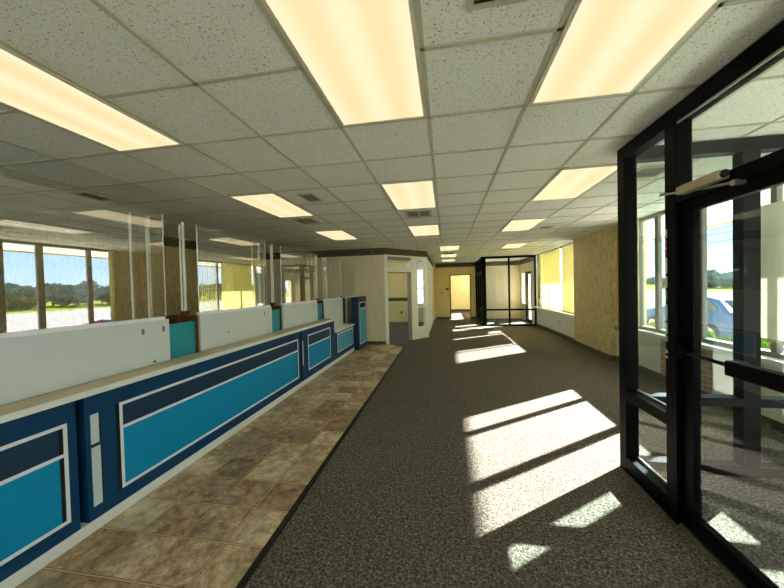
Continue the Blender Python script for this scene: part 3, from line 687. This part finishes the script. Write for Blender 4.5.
for i, (x, y, s_, lb) in enumerate([(4.25,6.35,1.0,'leafy green shrub outside the near window, by the mullion'),(4.35,5.45,.95,'leafy green shrub outside seen through the vestibule door'),(4.3,7.3,.9,'leafy green shrub outside the gold pillar')]):
    t = thing('shrub', (x, y, -.02), lb, 'shrub'); t.scale = (s_, s_, s_)
    c = D.objects.new('foliage', shr[i % 2]); COL.objects.link(c); c.parent = t
    b = MB(); b.tube((0,0,0),(.02,0,.4),.03,6,.015); st = b.build('stem', M['bark']); st.parent = t

# power lines
for i, (x, z) in enumerate(((27,7.0),(27,6.2),(29,7.9))):
    bm = MB(); pr = None
    for j in range(21):
        y = -50+j*9; zz = z-.8+1.6*((y-40)/90)**2*.5
        p = Vector((x, y, zz))
        if pr: bm.tube(pr, p, .028, 5)
        pr = p
    tag(bm.build('power_line', M['dark']), ['black power line across the sky, upper of the near pair','black power line across the sky, lowest one','black power line across the sky, highest and farthest one'][i], 'power line')
for y in (-52, 132):
    t = thing('utility_pole', (28, y, -.38), 'wooden utility pole carrying the power lines', 'pole', 'utility poles')
    b = MB(); b.tube((28,y,-.38),(28,y,8.6),.16,10,.11); b.build('pole', M['bark'], t); box('crossarm', M['bark'], 26.6, 29.4, y-.06, y+.06, 7.9, 8.05, t)

# blue car: silhouette extruded and shaped
def car(x, y, z, label):
    t = thing('car', (x, y, z), label, 'car')
    paint = mat('blue_car_paint', rgb(40,74,116), .4, 0, .2); glassd = mat('car_window_glass', rgb(30,40,48), .1)
    rub = mat('tyre_rubber', rgb(24,24,24), .8)
    # side profile along +y (front at +y)
    prof = [(-2.1,.35),(-2.18,.62),(-2.12,.95),(-1.85,1.02),(-1.35,1.36),(-.6,1.46),(.15,1.42),(.95,1.0),(1.75,.88),(2.08,.72),(2.15,.42),(2.0,.25),(-1.95,.25)]
    bm = bmesh.new(); rings = []
    for s_, sc in ((-.86,0),(-.80,1),(.80,1),(.86,0)):
        ring = []
        for (py, pz) in prof:
            tuck = max(0, (pz-.9))*.32
            xx = s_-math.copysign(tuck, s_) ; k_ = .97 if sc == 0 else 1
            ring.append(bm.verts.new((xx, py*k_, .25+(pz-.25)*k_)))
        rings.append(ring)
    n = len(prof)
    for r in range(3):
        for i in range(n): bm.faces.new([rings[r][i], rings[r][(i+1) % n], rings[r+1][(i+1) % n], rings[r+1][i]])
    bm.faces.new(list(reversed(rings[0]))); bm.faces.new(rings[3])
    q = MB(); q.bm.free(); q.bm = bm; o = q.build('body', paint, smooth=True); o.parent = t
    bv = o.modifiers.new('bevel', 'BEVEL'); bv.width = .04; bv.segments = 3; bv.limit_method = 'ANGLE'
    for s_ in (-1, 1):
        bm = bmesh.new(); out = []
        for (py, pz) in [(-1.55,1.04),(-1.2,1.30),(-.6,1.39),(.1,1.35),(.72,1.04)]:
            xx = .855-max(0, pz-.9)*.32+.012; out.append(bm.verts.new((s_*xx, py, pz)))
        inn = [bm.verts.new((v_.co.x-s_*.02, v_.co.y, v_.co.z)) for v_ in out]
        bm.faces.new(out); bm.faces.new(list(reversed(inn)))
        for i in range(5): bm.faces.new([out[i], inn[i], inn[(i+1) % 5], out[(i+1) % 5]])
        q = MB(); q.bm.free(); q.bm = bm; o = q.build('side_window', glassd); o.parent = t
    b = MB(); b.prism([(-.6,-1.80),(.6,-1.80),(.55,-1.42),(-.55,-1.42)], 0, .02)
    for v_ in b.bm.verts: v_.co.z = (1.065 if v_.co.y < -1.6 else 1.335)+(.015 if v_.co.z > .01 else -.01)
    o = b.build('rear_window', glassd); o.parent = t
    for s_ in (-1, 1):
        for yy in (-1.32, 1.32):
            b = MB(); b.tube((s_*.66, yy, .33), (s_*.88, yy, .33), .33, 24); b.tube((s_*.88, yy, .33), (s_*.885, yy, .33), .31, 24, .2)
            o = b.build('wheel', rub); o.parent = t
            b = MB(); b.tube((s_*.886, yy, .33), (s_*.895, yy, .33), .2, 16, .17); hb = b.build('hubcap', M['steel']); hb.parent = o
        b = MB(); b.box(min(s_*.55,s_*.84), max(s_*.55,s_*.84), -2.19, -2.10, .72, .92); o = b.build('tail_light', mat('tail_light_red', rgb(150,30,30), .3)); o.parent = t
    b = MB(); b.box(-.8,.8,-2.24,-2.1,.38,.52); o = b.build('bumper', paint, bevel=.03); o.parent = t
car(8.6, 12.2, -.35, 'blue car parked outside the near window')

# ------------------------------------------------------------------ world, sun
wd = D.worlds.new('sky'); S.world = wd; wd.use_nodes = True; t = wd.node_tree; bg = t.nodes['Background']
tc = t.nodes.new('ShaderNodeTexCoord'); sp = t.nodes.new('ShaderNodeSeparateXYZ'); t.links.new(tc.outputs['Generated'], sp.inputs[0])
rp = t.nodes.new('ShaderNodeValToRGB'); t.links.new(sp.outputs['Z'], rp.inputs[0])
r = rp.color_ramp; r.elements[0].position = 0; r.elements[0].color = (.66,.84,.98,1); r.elements[1].position = .5; r.elements[1].color = (.22,.47,.85,1)
e = r.elements.new(.10); e.color = (.42,.70,.97,1); e = r.elements.new(.22); e.color = (.26,.55,.93,1)
mp = t.nodes.new('ShaderNodeVectorMath'); mp.operation = 'MULTIPLY'; mp.inputs[1].default_value = (1.6,1.6,9); t.links.new(tc.outputs['Generated'], mp.inputs[0])
no = t.nodes.new('ShaderNodeTexNoise'); no.inputs['Scale'].default_value = 2.2; no.inputs['Detail'].default_value = 7; t.links.new(mp.outputs[0], no.inputs['Vector'])
cr = t.nodes.new('ShaderNodeValToRGB'); cr.color_ramp.elements[0].position = .52; cr.color_ramp.elements[1].position = .72; cr.color_ramp.elements[0].color = (0,0,0,1); cr.color_ramp.elements[1].color = (.85,.85,.85,1)
t.links.new(no.outputs[0], cr.inputs[0]); mx = t.nodes.new('ShaderNodeMix'); mx.data_type = 'RGBA'
t.links.new(cr.outputs[0], mx.inputs[0]); t.links.new(rp.outputs[0], mx.inputs[6]); mx.inputs[7].default_value = (1,1,1,1); t.links.new(mx.outputs[2], bg.inputs[0])
bg.inputs[1].default_value = .86
sun = D.lights.new('sun', 'SUN'); sun.energy = 19.5; sun.angle = math.radians(.6); sun.color = (1,.975,.93)
so = D.objects.new('sun', sun); COL.objects.link(so)
so.rotation_euler = Vector((-1,-.755,-.506)).to_track_quat('-Z', 'Y').to_euler(); so.location = (20,15,12)

# ------------------------------------------------------------------ camera
cd = D.cameras.new('camera'); cam = D.objects.new('camera', cd); COL.objects.link(cam); S.camera = cam
F = 316.284; cd.sensor_fit = 'HORIZONTAL'; cd.sensor_width = 36; cd.lens = F/784*36; cd.clip_start = .02; cd.clip_end = 600
yaw, pitch, roll = .169523, -.0204056, -.0246573
cy_, sy_, cp, sp_ = math.cos(yaw), math.sin(yaw), math.cos(pitch), math.sin(pitch)
fwd = Vector((-sy_*cp, cy_*cp, sp_)); right = Vector((cy_, sy_, 0)); up = right.cross(fwd)
r2 = right*math.cos(roll)+up*math.sin(roll); u2 = -right*math.sin(roll)+up*math.cos(roll)
cam.matrix_world = Matrix(((r2.x,u2.x,-fwd.x,0),(r2.y,u2.y,-fwd.y,0),(r2.z,u2.z,-fwd.z,1.61),(0,0,0,1)))

S.view_settings.view_transform = 'Standard'; S.view_settings.look = 'None'; S.view_settings.gamma = 1; S.view_settings.exposure = 1.95
S.view_settings.use_curve_mapping = False
S.cycles.max_bounces = 16; S.cycles.diffuse_bounces = 8; S.cycles.glossy_bounces = 6; S.cycles.transparent_max_bounces = 40
S.cycles.use_denoising = True
